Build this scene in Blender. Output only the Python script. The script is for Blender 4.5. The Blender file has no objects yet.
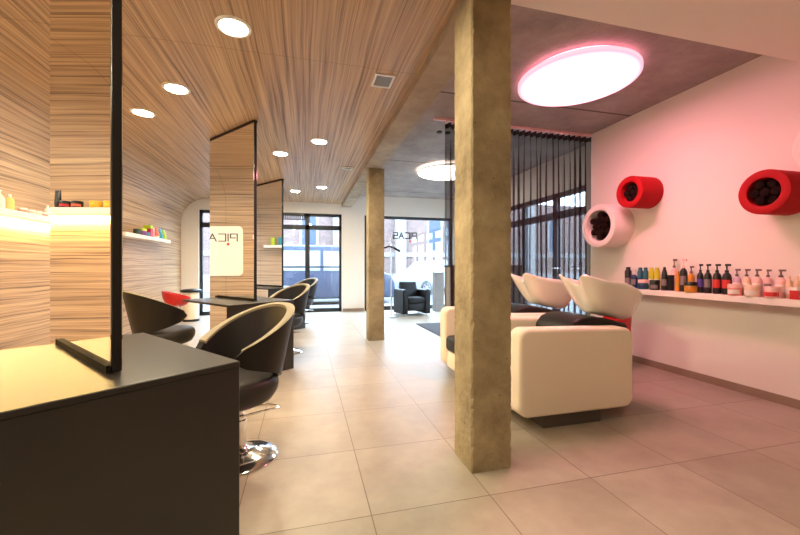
import bpy, bmesh, math, random
from mathutils import Vector, Matrix
random.seed(7)
PI = math.pi
sc = bpy.context.scene
COL = sc.collection

# ------------------------------------------------------------------ helpers
class MB:
    """collects shapes into one mesh"""
    def __init__(s):
        s.v = []; s.f = []; s.uv = None
    def raw(s, vs, fs, m=None):
        o = len(s.v)
        for p in vs:
            p = Vector(p)
            s.v.append(tuple(m @ p) if m else tuple(p))
        for f in fs:
            s.f.append([i + o for i in f])
        return s
    def bm(s, b, m=None):
        b.verts.index_update()
        vs = [v.co.copy() for v in b.verts]
        fs = [[v.index for v in f.verts] for f in b.faces]
        b.free()
        return s.raw(vs, fs, m)
    def box(s, x0, x1, y0, y1, z0, z1, bev=0, seg=2, m=None):
        b = bmesh.new()
        bmesh.ops.create_cube(b, size=1)
        for v in b.verts:
            v.co = Vector(((x0 + x1) / 2 + v.co.x * (x1 - x0), (y0 + y1) / 2 + v.co.y * (y1 - y0), (z0 + z1) / 2 + v.co.z * (z1 - z0)))
        if bev:
            bmesh.ops.bevel(b, geom=b.edges[:], offset=bev, segments=seg, profile=.5, affect='EDGES')
        return s.bm(b, m)
    def lathe(s, prof, n=32, cx=0, cy=0, sx=1, sy=1, m=None, cap=True):
        vs = []; fs = []
        for (r, z) in prof:
            for k in range(n):
                a = 2 * PI * k / n
                vs.append((cx + r * sx * math.cos(a), cy + r * sy * math.sin(a), z))
        for i in range(len(prof) - 1):
            for k in range(n):
                k2 = (k + 1) % n
                fs.append([i * n + k, i * n + k2, (i + 1) * n + k2, (i + 1) * n + k])
        if cap:
            if prof[0][0] > 1e-5: fs.append(list(range(n - 1, -1, -1)))
            if prof[-1][0] > 1e-5: fs.append([(len(prof) - 1) * n + k for k in range(n)])
        return s.raw(vs, fs, m)
    def tube(s, pts, r, n=10, m=None):
        pts = [Vector(p) for p in pts]
        vs = []; fs = []
        up = Vector((0, 0, 1))
        for i, p in enumerate(pts):
            t = (pts[min(i + 1, len(pts) - 1)] - pts[max(i - 1, 0)]).normalized()
            a = t.cross(up)
            if a.length < .05: a = t.cross(Vector((1, 0, 0)))
            a.normalize(); b = t.cross(a).normalized()
            for k in range(n):
                q = 2 * PI * k / n
                vs.append(p + a * (r * math.cos(q)) + b * (r * math.sin(q)))
        for i in range(len(pts) - 1):
            for k in range(n):
                k2 = (k + 1) % n
                fs.append([i * n + k, i * n + k2, (i + 1) * n + k2, (i + 1) * n + k])
        fs.append(list(range(n - 1, -1, -1))); fs.append([(len(pts) - 1) * n + k for k in range(n)])
        return s.raw(vs, fs, m)
    def prism(s, poly, a0, a1, axis='y', m=None, bev=0, seg=3):
        """extrude a 2D polygon along an axis: y -> (x,z) polygon, x -> (y,z), z -> (x,y)"""
        def P(p, a):
            if axis == 'y': return (p[0], a, p[1])
            if axis == 'x': return (a, p[0], p[1])
            return (p[0], p[1], a)
        n = len(poly)
        b = bmesh.new()
        A = [b.verts.new(P(p, a0)) for p in poly]; B = [b.verts.new(P(p, a1)) for p in poly]
        b.faces.new(A); b.faces.new(B[::-1])
        for i in range(n):
            b.faces.new([A[i], B[i], B[(i + 1) % n], A[(i + 1) % n]])
        bmesh.ops.recalc_face_normals(b, faces=b.faces[:])
        if bev:
            es = [e for e in b.edges if (e.verts[0] in A and e.verts[1] in A) or (e.verts[0] in B and e.verts[1] in B)]
            bmesh.ops.bevel(b, geom=es, offset=bev, segments=seg, profile=.5, affect='EDGES')
        return s.bm(b, m)
    def loft(s, rings, closed=True, cap=True, m=None):
        n = len(rings[0]); vs = [p for r in rings for p in r]; fs = []
        for i in range(len(rings) - 1):
            for k in range(n if closed else n - 1):
                k2 = (k + 1) % n
                fs.append([i * n + k, i * n + k2, (i + 1) * n + k2, (i + 1) * n + k])
        if cap and closed:
            fs.append(list(range(n - 1, -1, -1))); fs.append([(len(rings) - 1) * n + k for k in range(n)])
        return s.raw(vs, fs, m)
    def build(s, name, mat, parent=None, smooth=35, recalc=True, uv=None):
        me = bpy.data.meshes.new(name)
        me.from_pydata([tuple(v) for v in s.v], [], s.f)
        if recalc:
            b = bmesh.new(); b.from_mesh(me)
            bmesh.ops.recalc_face_normals(b, faces=b.faces[:])
            b.to_mesh(me); b.free()
        me.update()
        if smooth:
            me.polygons.foreach_set('use_smooth', [True] * len(me.polygons))
            me.set_sharp_from_angle(angle=math.radians(smooth))
        if uv:
            l = me.uv_layers.new(name='UVMap')
            for lp in me.loops:
                l.data[lp.index].uv = uv(me.vertices[lp.vertex_index].co)
        me.materials.append(mat)
        o = bpy.data.objects.new(name, me)
        COL.objects.link(o)
        if parent: o.parent = parent
        return o

def tag(o, label, cat, group=None, kind=None):
    o['label'] = label; o['category'] = cat
    if group: o['group'] = group
    if kind: o['kind'] = kind
    return o
def thing(name, label, cat, loc=(0, 0, 0), rz=0, group=None):
    o = bpy.data.objects.new(name, None)
    o.empty_display_size = .1
    COL.objects.link(o)
    o.location = loc; o.rotation_euler = (0, 0, rz)
    return tag(o, label, cat, group)
def struct(o):
    o['kind'] = 'structure'
    return o
def copy_tree(o, parent=None):
    c = o.copy(); COL.objects.link(c); c.parent = parent
    for ch in [x for x in bpy.data.objects if x.parent == o]:
        copy_tree(ch, c)
    return c
def copy_of(o, label, loc, rz=None, group=None):
    c = copy_tree(o); c.location = loc; c['label'] = label
    if rz is not None: c.rotation_euler = (0, 0, rz)
    if group: c['group'] = group
    return c

# ------------------------------------------------------------------ materials
def srgb(r, g, b):
    f = lambda c: (c / 255 / 12.92) if c / 255 <= .04045 else ((c / 255 + .055) / 1.055) ** 2.4
    return (f(r), f(g), f(b), 1)
def mat(name, col, rough=.5, metal=0, spec=.5, coat=0, bump=None, var=None, emit=None, alpha=None):
    m = bpy.data.materials.new(name); m.use_nodes = True
    nt = m.node_tree; p = nt.nodes['Principled BSDF']
    p.inputs['Base Color'].default_value = col
    p.inputs['Roughness'].default_value = rough
    p.inputs['Metallic'].default_value = metal
    p.inputs['Specular IOR Level'].default_value = spec
    p.inputs['Coat Weight'].default_value = coat
    tc = nt.nodes.new('ShaderNodeTexCoord')
    if var:      # (scale, amount) cloudy colour variation
        n = nt.nodes.new('ShaderNodeTexNoise'); n.inputs['Scale'].default_value = var[0]; n.inputs['Detail'].default_value = 6
        nt.links.new(tc.outputs['Object'], n.inputs['Vector'])
        r = nt.nodes.new('ShaderNodeMapRange'); r.inputs['From Min'].default_value = .3; r.inputs['From Max'].default_value = .7
        r.inputs['To Min'].default_value = 1 - var[1]; r.inputs['To Max'].default_value = 1 + var[1]
        nt.links.new(n.outputs['Fac'], r.inputs['Value'])
        mx = nt.nodes.new('ShaderNodeMix'); mx.data_type = 'RGBA'; mx.blend_type = 'MULTIPLY'; mx.inputs['Factor'].default_value = 1
        mx.inputs['A'].default_value = col
        nt.links.new(r.outputs['Result'], mx.inputs['B'])
        nt.links.new(mx.outputs['Result'], p.inputs['Base Color'])
    if bump:     # (scale, strength)
        n = nt.nodes.new('ShaderNodeTexNoise'); n.inputs['Scale'].default_value = bump[0]; n.inputs['Detail'].default_value = 5
        nt.links.new(tc.outputs['Object'], n.inputs['Vector'])
        b = nt.nodes.new('ShaderNodeBump'); b.inputs['Strength'].default_value = bump[1]; b.inputs['Distance'].default_value = .01
        nt.links.new(n.outputs['Fac'], b.inputs['Height']); nt.links.new(b.outputs['Normal'], p.inputs['Normal'])
    if emit:     # (colour, strength)
        p.inputs['Emission Color'].default_value = emit[0]; p.inputs['Emission Strength'].default_value = emit[1]
    return m

def wood_mat(name, light, mid, dark, rough=.42, seams=True):
    m = bpy.data.materials.new(name); m.use_nodes = True
    nt = m.node_tree; N = nt.nodes.new; L = nt.links.new
    p = nt.nodes['Principled BSDF']; p.inputs['Roughness'].default_value = rough
    uv = N('ShaderNodeTexCoord')
    sep = N('ShaderNodeSeparateXYZ'); L(uv.outputs['UV'], sep.inputs[0])
    def math_(op, a, b):
        n = N('ShaderNodeMath'); n.operation = op
        for i, x in enumerate((a, b)):
            if hasattr(x, 'links'): L(x, n.inputs[i])
            else: n.inputs[i].default_value = x
        return n.outputs[0]
    w = N('ShaderNodeTexNoise'); w.inputs['Scale'].default_value = 1; w.inputs['Detail'].default_value = 2
    cw = N('ShaderNodeCombineXYZ'); L(math_('MULTIPLY', sep.outputs[0], .9), cw.inputs[0]); L(math_('MULTIPLY', sep.outputs[1], 2.), cw.inputs[1]); L(cw.outputs[0], w.inputs['Vector'])
    v2 = math_('ADD', sep.outputs[1], math_('MULTIPLY', w.outputs['Fac'], .055))
    def grain(su, sv, det, off):
        n = N('ShaderNodeTexNoise'); n.inputs['Scale'].default_value = 1; n.inputs['Detail'].default_value = det; n.inputs['Roughness'].default_value = .6
        c = N('ShaderNodeCombineXYZ'); L(math_('MULTIPLY', sep.outputs[0], su), c.inputs[0]); L(math_('MULTIPLY', v2, sv), c.inputs[1]); c.inputs[2].default_value = off
        L(c.outputs[0], n.inputs['Vector']); return n.outputs['Fac']
    g = math_('ADD', math_('MULTIPLY', grain(.4, 36, 3, 0), .58), math_('MULTIPLY', grain(.9, 130, 3, 7), .42))
    r = N('ShaderNodeValToRGB'); L(g, r.inputs[0])
    e = r.color_ramp.elements
    e[0].position = .37; e[0].color = dark; e[1].position = .62; e[1].color = light
    q = e.new(.47); q.color = mid
    if seams:
        fr = math_('FRACT', math_('ADD', math_('MULTIPLY', sep.outputs[0], 1 / 2.62), 100 - 2.86 / 2.62), 0)
        s1 = math_('LESS_THAN', fr, .0014)
        mx = N('ShaderNodeMix'); mx.data_type = 'RGBA'; mx.inputs['B'].default_value = srgb(95, 70, 50)
        L(s1, mx.inputs['Factor']); L(r.outputs[0], mx.inputs['A']); L(mx.outputs['Result'], p.inputs['Base Color'])
    else:
        L(r.outputs[0], p.inputs['Base Color'])
    return m

def tile_mat():
    m = bpy.data.materials.new('porcelain_tile'); m.use_nodes = True
    nt = m.node_tree; N = nt.nodes.new; L = nt.links.new
    p = nt.nodes['Principled BSDF']
    tc = N('ShaderNodeTexCoord'); sep = N('ShaderNodeSeparateXYZ'); L(tc.outputs['Object'], sep.inputs[0])
    def M(op, a, b=0.):
        n = N('ShaderNodeMath'); n.operation = op
        for i, x in enumerate((a, b)):
            if hasattr(x, 'links'): L(x, n.inputs[i])
            else: n.inputs[i].default_value = x
        return n.outputs[0]
    tx = M('ADD', M('DIVIDE', sep.outputs[0], .592), 100 - .291 / .592)
    ty = M('ADD', M('DIVIDE', sep.outputs[1], .612), 100 - 1.64 / .612)
    def line(t, w):
        f = M('FRACT', t); return M('MAXIMUM', M('LESS_THAN', f, w), M('GREATER_THAN', f, 1 - w))
    ln = M('MAXIMUM', line(tx, .0042), line(ty, .0042))
    wn = N('ShaderNodeTexWhiteNoise'); wn.noise_dimensions = '2D'
    c = N('ShaderNodeCombineXYZ'); L(M('FLOOR', tx), c.inputs[0]); L(M('FLOOR', ty), c.inputs[1]); L(c.outputs[0], wn.inputs['Vector'])
    n1 = N('ShaderNodeTexNoise'); n1.inputs['Scale'].default_value = 3.2; n1.inputs['Detail'].default_value = 7; n1.inputs['Roughness'].default_value = .65
    L(tc.outputs['Object'], n1.inputs['Vector'])
    val = M('ADD', M('MULTIPLY', n1.outputs['Fac'], .8), M('MULTIPLY', wn.outputs['Value'], .16))
    r = N('ShaderNodeValToRGB'); L(val, r.inputs[0])
    e = r.color_ramp.elements
    e[0].position = .25; e[0].color = srgb(140, 129, 114); e[1].position = .75; e[1].color = srgb(176, 166, 151)
    mx = N('ShaderNodeMix'); mx.data_type = 'RGBA'; mx.inputs['B'].default_value = srgb(108, 97, 85)
    L(ln, mx.inputs['Factor']); L(r.outputs[0], mx.inputs['A']); L(mx.outputs['Result'], p.inputs['Base Color'])
    rr = M('ADD', M('MULTIPLY', n1.outputs['Fac'], .25), .26); L(rr, p.inputs['Roughness'])
    p.inputs['Specular IOR Level'].default_value = .45
    b = N('ShaderNodeBump'); b.inputs['Strength'].default_value = .35; b.inputs['Distance'].default_value = .002; b.invert = True
    L(ln, b.inputs['Height']); L(b.outputs['Normal'], p.inputs['Normal'])
    return m

def concrete_mat(name, c0, c1, seam=None, rough=.85, bump=.5):
    m = bpy.data.materials.new(name); m.use_nodes = True
    nt = m.node_tree; N = nt.nodes.new; L = nt.links.new
    p = nt.nodes['Principled BSDF']; p.inputs['Roughness'].default_value = rough; p.inputs['Specular IOR Level'].default_value = .25
    tc = N('ShaderNodeTexCoord')
    n1 = N('ShaderNodeTexNoise'); n1.inputs['Scale'].default_value = 2.3; n1.inputs['Detail'].default_value = 10; n1.inputs['Roughness'].default_value = .7
    L(tc.outputs['Object'], n1.inputs['Vector'])
    r = N('ShaderNodeValToRGB'); L(n1.outputs['Fac'], r.inputs[0])
    e = r.color_ramp.elements; e[0].position = .32; e[0].color = c0; e[1].position = .66; e[1].color = c1
    col = r.outputs[0]
    vo = N('ShaderNodeTexVoronoi'); vo.inputs['Scale'].default_value = 14; L(tc.outputs['Object'], vo.inputs['Vector'])
    pit = N('ShaderNodeMath'); pit.operation = 'LESS_THAN'; pit.inputs[1].default_value = .055; L(vo.outputs['Distance'], pit.inputs[0])
    mx = N('ShaderNodeMix'); mx.data_type = 'RGBA'; mx.inputs['B'].default_value = tuple(x * .35 for x in c0[:3]) + (1,)
    L(pit.outputs[0], mx.inputs['Factor']); L(col, mx.inputs['A']); col = mx.outputs['Result']
    if seam:
        sep = N('ShaderNodeSeparateXYZ'); L(tc.outputs['Object'], sep.inputs[0])
        d = N('ShaderNodeMath'); d.operation = 'MULTIPLY_ADD'; d.inputs[1].default_value = 1 / seam; d.inputs[2].default_value = 10.58
        L(sep.outputs[1], d.inputs[0])
        f = N('ShaderNodeMath'); f.operation = 'FRACT'; L(d.outputs[0], f.inputs[0])
        l = N('ShaderNodeMath'); l.operation = 'LESS_THAN'; l.inputs[1].default_value = .012; L(f.outputs[0], l.inputs[0])
        m2 = N('ShaderNodeMix'); m2.data_type = 'RGBA'; m2.inputs['B'].default_value = tuple(x * .45 for x in c0[:3]) + (1,)
        L(l.outputs[0], m2.inputs['Factor']); L(col, m2.inputs['A']); col = m2.outputs['Result']
    L(col, p.inputs['Base Color'])
    n2 = N('ShaderNodeTexNoise'); n2.inputs['Scale'].default_value = 28; n2.inputs['Detail'].default_value = 8
    L(tc.outputs['Object'], n2.inputs['Vector'])
    b = N('ShaderNodeBump'); b.inputs['Strength'].default_value = bump; b.inputs['Distance'].default_value = .012
    L(n2.outputs['Fac'], b.inputs['Height']); L(b.outputs['Normal'], p.inputs['Normal'])
    return m

def glass_mat(name, tint=(1, 1, 1, 1)):
    m = bpy.data.materials.new(name); m.use_nodes = True
    nt = m.node_tree; N = nt.nodes.new; L = nt.links.new
    nt.nodes.remove(nt.nodes['Principled BSDF'])
    out = nt.nodes['Material Output']
    t = N('ShaderNodeBsdfTransparent'); t.inputs[0].default_value = tint
    g = N('ShaderNodeBsdfGlossy'); g.inputs['Roughness'].default_value = .02
    mx = N('ShaderNodeMixShader'); mx.inputs[0].default_value = .05; L(t.outputs[0], mx.inputs[1]); L(g.outputs[0], mx.inputs[2]); L(mx.outputs[0], out.inputs[0])
    return m
def sheer_mat(name, col, opac):
    m = bpy.data.materials.new(name); m.use_nodes = True
    nt = m.node_tree; N = nt.nodes.new; L = nt.links.new
    p = nt.nodes['Principled BSDF']; p.inputs['Base Color'].default_value = col; p.inputs['Roughness'].default_value = .8
    t = N('ShaderNodeBsdfTransparent')
    mx = N('ShaderNodeMixShader'); mx.inputs[0].default_value = opac
    L(t.outputs[0], mx.inputs[1]); L(p.outputs[0], mx.inputs[2]); L(mx.outputs[0], nt.nodes['Material Output'].inputs[0])
    return m
def emit_mat(name, col, s):
    m = bpy.data.materials.new(name); m.use_nodes = True
    nt = m.node_tree
    nt.nodes.remove(nt.nodes['Principled BSDF'])
    e = nt.nodes.new('ShaderNodeEmission'); e.inputs[0].default_value = col; e.inputs[1].default_value = s
    nt.links.new(e.outputs[0], nt.nodes['Material Output'].inputs[0])
    return m
def brick_mat(name, a, b, mortar, scale=1.):
    m = bpy.data.materials.new(name); m.use_nodes = True
    nt = m.node_tree; N = nt.nodes.new; L = nt.links.new
    p = nt.nodes['Principled BSDF']; p.inputs['Roughness'].default_value = .9
    tc = N('ShaderNodeTexCoord'); mp = N('ShaderNodeMapping'); mp.inputs['Rotation'].default_value = (PI / 2, 0, 0)
    L(tc.outputs['Object'], mp.inputs['Vector'])
    k = N('ShaderNodeTexBrick'); k.inputs['Color1'].default_value = a; k.inputs['Color2'].default_value = b; k.inputs['Mortar'].default_value = mortar
    k.inputs['Scale'].default_value = scale; k.inputs['Brick Width'].default_value = .22; k.inputs['Row Height'].default_value = .07; k.inputs['Mortar Size'].default_value = .008
    L(mp.outputs[0], k.inputs['Vector']); L(k.outputs['Color'], p.inputs['Base Color'])
    return m

LAMP_WARM = (1, .85, .59, 1)
M = dict(
    wood=wood_mat('zebrano_laminate', srgb(208, 177, 141), srgb(172, 141, 112), srgb(98, 75, 64)),
    tile=tile_mat(),
    column=concrete_mat('board_marked_concrete', srgb(120, 106, 80), srgb(184, 168, 134), bump=.8),
    beamc=concrete_mat('beam_concrete', srgb(138, 124, 108), srgb(182, 168, 150)),
    slab=concrete_mat('slab_concrete', srgb(140, 130, 128), srgb(172, 163, 160), seam=2.5, bump=.3),
    plaster=mat('white_plaster', srgb(236, 230, 222), .8, spec=.2, bump=(60, .04)),
    skirting=mat('tile_skirting', srgb(150, 130, 112), .5, var=(4, .08)),
    desk=mat('black_brown_laminate', srgb(17, 13, 10), .32, spec=.7, bump=(420, .12)),
    black_metal=mat('black_metal', srgb(26, 24, 23), .4, metal=.3),
    matte_black=mat('matte_black_rail', srgb(22, 17, 13), .7, spec=.1),
    mirror=mat('mirror_glass', (.95, .95, .94, 1), 0.0, metal=1),
    leather=mat('black_leather', srgb(25, 21, 19), .45, spec=.3, bump=(160, .12)),
    leather_grey=mat('charcoal_leather', srgb(42, 38, 36), .45, spec=.4, bump=(160, .12)),
    jet=mat('jet_black_leather', srgb(16, 14, 15), .5, spec=.25, bump=(160, .12)),
    cream=mat('cream_piping', srgb(136, 124, 98), .55, bump=(160, .08)),
    chrome=mat('chrome', (.86, .86, .86, 1), .1, metal=1),
    steel=mat('brushed_steel', (.62, .62, .62, 1), .3, metal=1),
    red=mat('red_plastic', srgb(190, 26, 24), .35, spec=.5),
    tube_red=mat('red_felt', srgb(176, 14, 24), .7, spec=.25),
    tube_white=mat('white_lacquer', srgb(238, 226, 220), .5, spec=.4),
    towel=mat('dark_brown_terry', srgb(38, 22, 20), .95, spec=.1, bump=(240, .6)),
    ceramic=mat('white_ceramic', srgb(240, 234, 224), .12, spec=.6, coat=.5),
    vinyl=mat('ivory_vinyl', srgb(236, 224, 204), .5, spec=.4),
    plinth=mat('dark_grey_laminate', srgb(80, 72, 66), .5),
    shelf=mat('white_shelf_laminate', srgb(240, 234, 226), .45),
    white_paint=mat('white_metal', srgb(235, 233, 230), .4),
    grey_metal=mat('grey_louvre', srgb(150, 148, 145), .4, metal=.3),
    frame=mat('anthracite_aluminium', srgb(48, 52, 58), .4, metal=.3),
    glass=glass_mat('window_glass', (.97, .985, .99, 1)),
    curtain=sheer_mat('sheer_black_voile', srgb(32, 18, 24), .66),
    header=sheer_mat('curtain_header_tape', srgb(40, 22, 26), .92),
    mat_=mat('charcoal_mat', srgb(60, 60, 66), .95, bump=(300, .5)),
    greywood=mat('grey_oak_laminate', srgb(112, 104, 98), .55, var=(9, .12)),
    sign=mat('white_sign_board', srgb(240, 236, 226), .5),
    ink=mat('dark_lettering', srgb(50, 48, 48), .5),
    redink=mat('red_dot', srgb(214, 40, 36), .5),
    dl=emit_mat('downlight_glow', LAMP_WARM, 90),
    led=emit_mat('led_glow', (1, .70, .27, 1), 46),
    pink=emit_mat('pink_lamp_glow', (1, .32, .40, 1), 4.4),
    halo=emit_mat('pink_back_glow', (1, .25, .34, 1), 1.6),
    neutral=emit_mat('neutral_lamp_glow', (1, .86, .72, 1), 3.0),
    asphalt=mat('asphalt', srgb(70, 70, 74), .9, bump=(120, .3)),
    paving=mat('pavement', srgb(104, 103, 104), .9, var=(3, .06)),
    brick=brick_mat('pale_brick', srgb(104, 80, 74), srgb(88, 66, 62), srgb(104, 98, 96)),
    redbrick=brick_mat('red_brick', srgb(140, 76, 66), srgb(124, 66, 58), srgb(140, 124, 116)),
    stone=mat('pale_stone', srgb(116, 113, 112), .8, var=(2, .05)),
    pane_dark=mat('far_window_pane', srgb(40, 52, 72), .4, spec=.4),
    van_blue=mat('blue_grey_paint', srgb(66, 72, 92), .35, spec=.4, coat=.2),
    car_white=mat('white_car_paint', srgb(120, 124, 132), .35, spec=.6, coat=.5),
    sky_reflect_glass=mat('sky_reflect_glass', srgb(150, 158, 166), .1, spec=.8),  # bright sky reflection put into the pale base colour of the vehicle windows
    rubber=mat('tyre_rubber', srgb(38, 38, 40), .8),
    tail=mat('red_tail_lamp', srgb(210, 50, 44), .3),
)
def colour(name, rgb, rough=.35): return mat(name, srgb(*rgb), rough)

# ------------------------------------------------------------------ room shell
XL, XR, YF, YB = -2.72, 3.79, 9.25, -5.0
ZW, ZC = 2.70, 2.94
b = MB().box(-3.1, 4.6, YB - .2, 9.6, -.12, 0)
struct(b.build('floor', M['tile']))

# wood lining: wall with cove, then the flat ceiling; grain runs along Y
def lining(name, prof, y0, y1, th):
    """prof: list of (x,z,s) with s the length along the profile"""
    mb = MB(); n = len(prof)
    uvs = {}
    vs = []
    for k, (x, z, s) in enumerate(prof):
        a = prof[max(k - 1, 0)]; c = prof[min(k + 1, n - 1)]
        t = Vector((c[0] - a[0], c[1] - a[1])).normalized(); nx, nz = -t.y, t.x
        for y in (y0, y1):
            for d in (0, th):
                vs.append((x + nx * d, y, z + nz * d)); uvs[len(vs) - 1] = (y, s)
    fs = []
    for k in range(n - 1):
        q = 4 * k; r = q + 4
        fs += [[q, q + 2, r + 2, r], [q + 1, r + 1, r + 3, q + 3], [q, r, r + 1, q + 1], [q + 2, q + 3, r + 3, r + 2]]
    fs += [[0, 1, 3, 2], [4 * n - 4, 4 * n - 2, 4 * n - 1, 4 * n - 3]]
    mb.raw(vs, fs)
    o = mb.build(name, M['wood'], smooth=50)
    l = o.data.uv_layers.new(name='UVMap')
    for lp in o.data.loops: l.data[lp.index].uv = uvs[lp.vertex_index]
    return struct(o)
R = .56
prof = [(XL, 0, 0), (XL, ZW - R, ZW - R)]
for k in range(1, 15):
    a = PI / 2 * k / 14
    prof.append((XL + R - R * math.cos(a), ZW - R + R * math.sin(a), ZW - R + R * a))
s0 = ZW - R + R * PI / 2
lining('wall_left', prof, YB, YF, .03)
lining('ceiling_wood', [(XL + R, ZW, s0), (.885, ZW, s0 + .885 - XL - R)], YB, YF, .03)
struct(MB().box(1.10, XR, YB, 1.955, ZW, ZC).build('ceiling_white', M['plaster']))
struct(MB().box(1.12, 4.3, 1.955, 9.3, ZC, ZC + .2).build('ceiling_concrete', M['slab']))
struct(MB().box(.885, 1.123, YB, 9.3, 2.63, ZC).build('beam', M['beamc']))
struct(MB().box(XR, 4.05, YB, 4.30, 0, 3.0).build('wall_right', M['plaster']))
struct(MB().box(XL - .1, XR + .3, YB - .15, YB, 0, 3.0).build('wall_back', M['plaster']))
# facade with two openings
w = MB()
ox0, ox1, oz = -2.36, .885, 2.44
sx0, sx1 = 1.46, 3.86
w.box(XL - .25, ox0, YF, YF + .3, 0, 3.14); w.box(ox0, ox1, YF, YF + .3, oz, 3.14); w.box(ox1, sx0, YF, YF + .3, 0, 3.14)
w.box(sx0, sx1, YF, YF + .3, oz, 3.14); w.box(sx1, 4.3, YF, YF + .3, 0, 3.14)
struct(w.build('wall_front', M['plaster']))
# side facade behind the curtain
w = MB()
sy0, sy1 = 4.42, 8.9
w.box(4.05, 4.3, 4.25, sy0, 0, 3.0); w.box(4.05, 4.3, sy1, YF, 0, 3.0); w.box(4.05, 4.3, sy0, sy1, 2.36, 3.0); w.box(4.05, 4.3, sy0, sy1, 0, .06)
struct(w.build('wall_side', M['plaster']))
struct(MB().box(XR - .012, XR, YB, 4.2, 0, .072).build('baseboard_right', M['skirting']))
struct(MB().box(ox1 + .02, sx0 - .02, YF - .012, YF, 0, .075).build('baseboard_front', M['skirting']))

# glazed door front on the left of the facade
def gframe(rects, y0, y1):
    f = MB()
    for (x0, x1, z0, z1) in rects: f.box(x0, x1, y0, y1, z0, z1)
    return f
mull = [-1.57, -.76, .05]
rects = [(ox0, ox0 + .06, 0, oz), (ox1 - .06, ox1, 0, oz), (ox0, ox1, oz - .07, oz), (ox0, ox1, 2.04, 2.15), (ox0, ox1, 0, .09)]
for x in mull: rects.append((x - .055, x + .055, 0, oz))
d1 = struct(gframe(rects, YF + .06, YF + .13).build('window_1', M['frame'], smooth=0))
d1['label'] = 'dark framed glazed front to the left of the white pier'; d1['category'] = 'window'
xs = [ox0 + .06] + [v for x in mull for v in (x - .055, x + .055)] + [ox1 - .06]
for k in range(0, 8, 2):
    MB().box(xs[k], xs[k + 1], YF + .09, YF + .1, .09, 2.04).build('pane', M['glass'], d1, smooth=0)
    MB().box(xs[k], xs[k + 1], YF + .09, YF + .1, 2.15, oz - .07).build('transom_pane', M['glass'], d1, smooth=0)
g = MB()
for k in range(14):
    x = -.68 + k * .05
    g.box(x, x + .028, YF + .04, YF + .07, 2.29, 2.37)
g.box(-.7, .0, YF + .04, YF + .05, 2.27, 2.29); g.box(-.7, .0, YF + .04, YF + .05, 2.37, 2.39)
g.build('ventilation_grille', M['black_metal'], d1, smooth=0)
MB().box(-.705, .85, YF + .03, YF + .07, 1.10, 1.135).build('handrail', M['frame'], d1, smooth=0)
# shop window
rects = [(sx0, sx0 + .07, 0, oz), (sx1 - .07, sx1, 0, oz), (sx0, sx1, oz - .07, oz), (sx0, sx1, 0, .1)]
d2 = struct(gframe(rects, YF + .06, YF + .13).build('window_2', M['frame'], smooth=0))
d2['label'] = 'large dark framed shop window behind the black armchair'; d2['category'] = 'window'
MB().box(sx0 + .07, sx1 - .07, YF + .09, YF + .1, .1, oz - .07).build('pane', M['glass'], d2, smooth=0)
# side glazing
f = MB()
ym = [sy0, 5.35, 6.28, 7.2, 8.1, sy1]
for y in ym: f.box(4.1, 4.17, y - .05, y + .05, .06, 2.36)
for (z0, z1) in ((.06, .16), (1.93, 2.05), (2.28, 2.36)): f.box(4.1, 4.17, sy0, sy1, z0, z1)
d3 = struct(f.build('window_3', M['frame'], smooth=0))
d3['label'] = 'dark framed side glazing seen through the sheer curtain'; d3['category'] = 'window'
for k in range(5):
    MB().box(4.13, 4.14, ym[k] + .05, ym[k + 1] - .05, .16, 1.93).build('pane', M['glass'], d3, smooth=0)
    MB().box(4.13, 4.14, ym[k] + .05, ym[k + 1] - .05, 2.05, 2.28).build('transom_pane', M['glass'], d3, smooth=0)
for (y, z) in ((5.22, 1.1), (4.75, 1.1)):
    MB().tube([(4.10, y, z), (4.05, y, z), (4.05, y + .13, z)], .011).build('handle', M['steel'], d3)

# columns
def column(x0, x1, y0, y1, label):
    n = 150; rings = []
    rnd = random.Random(3)
    for k in range(n + 1):
        z = 2.63 * k / n
        c = []
        for (sx, sy) in ((x0, y0), (x1, y0), (x1, y1), (x0, y1)):
            ix = 1 if sx == x0 else -1; iy = 1 if sy == y0 else -1
            e = .006 + abs(rnd.gauss(0, .0045))
            a = (sx + ix * e, sy, z); bb = (sx, sy + iy * e, z)
            c += [bb, a] if (sx, sy) in ((x0, y0), (x1, y1)) else [a, bb]
        rings.append(c)
    o = MB().loft(rings).build('column', M['column'], smooth=0)
    o['kind'] = 'structure'; o['label'] = label; o['category'] = 'column'
    return o
column(.877, 1.123, 1.833, 2.076, 'square raw concrete column beside the shampoo units')
column(.93, 1.175, 5.50, 5.73, 'far slender concrete column in front of the white pier')

# ------------------------------------------------------------------ styling stations
DV = Vector((-.617, .787, 0)); NV = Vector((-.787, -.617, 0))    # along the mirror, and out of its customer side
STEP = Vector((.125, 2.69, 0))
C1 = Vector((-.247, 1.544, 0))
RZ = math.atan2(DV.y, DV.x) - PI / 2                            # local +Y runs along the mirror
DW, DD, DH = .74, 1.02, .76
# local frame of a station: origin at the aisle corner of the desk; +Y along the mirror, -X across the desk
root = thing('styling_desk', 'black laminate styling desk nearest the viewer, largest in the picture', 'desk', C1, RZ, 'styling desks along the mirrors')
MB().box(-DW, 0, 0, DD, DH - .022, DH, .003, 1).build('desk_top', M['desk'], root)
MB().box(-DW, 0, .004, .044, 0, DH - .022, .002, 1).build('end_panel', M['desk'], root)
copy_of(root, 'black styling desk halfway down the room below the mirror showing the white sign', C1 + STEP, group='styling desks along the mirrors')
copy_of(root, 'farthest black styling desk, partly hidden behind the middle one', C1 + 2 * STEP, group='styling desks along the mirrors')

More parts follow.
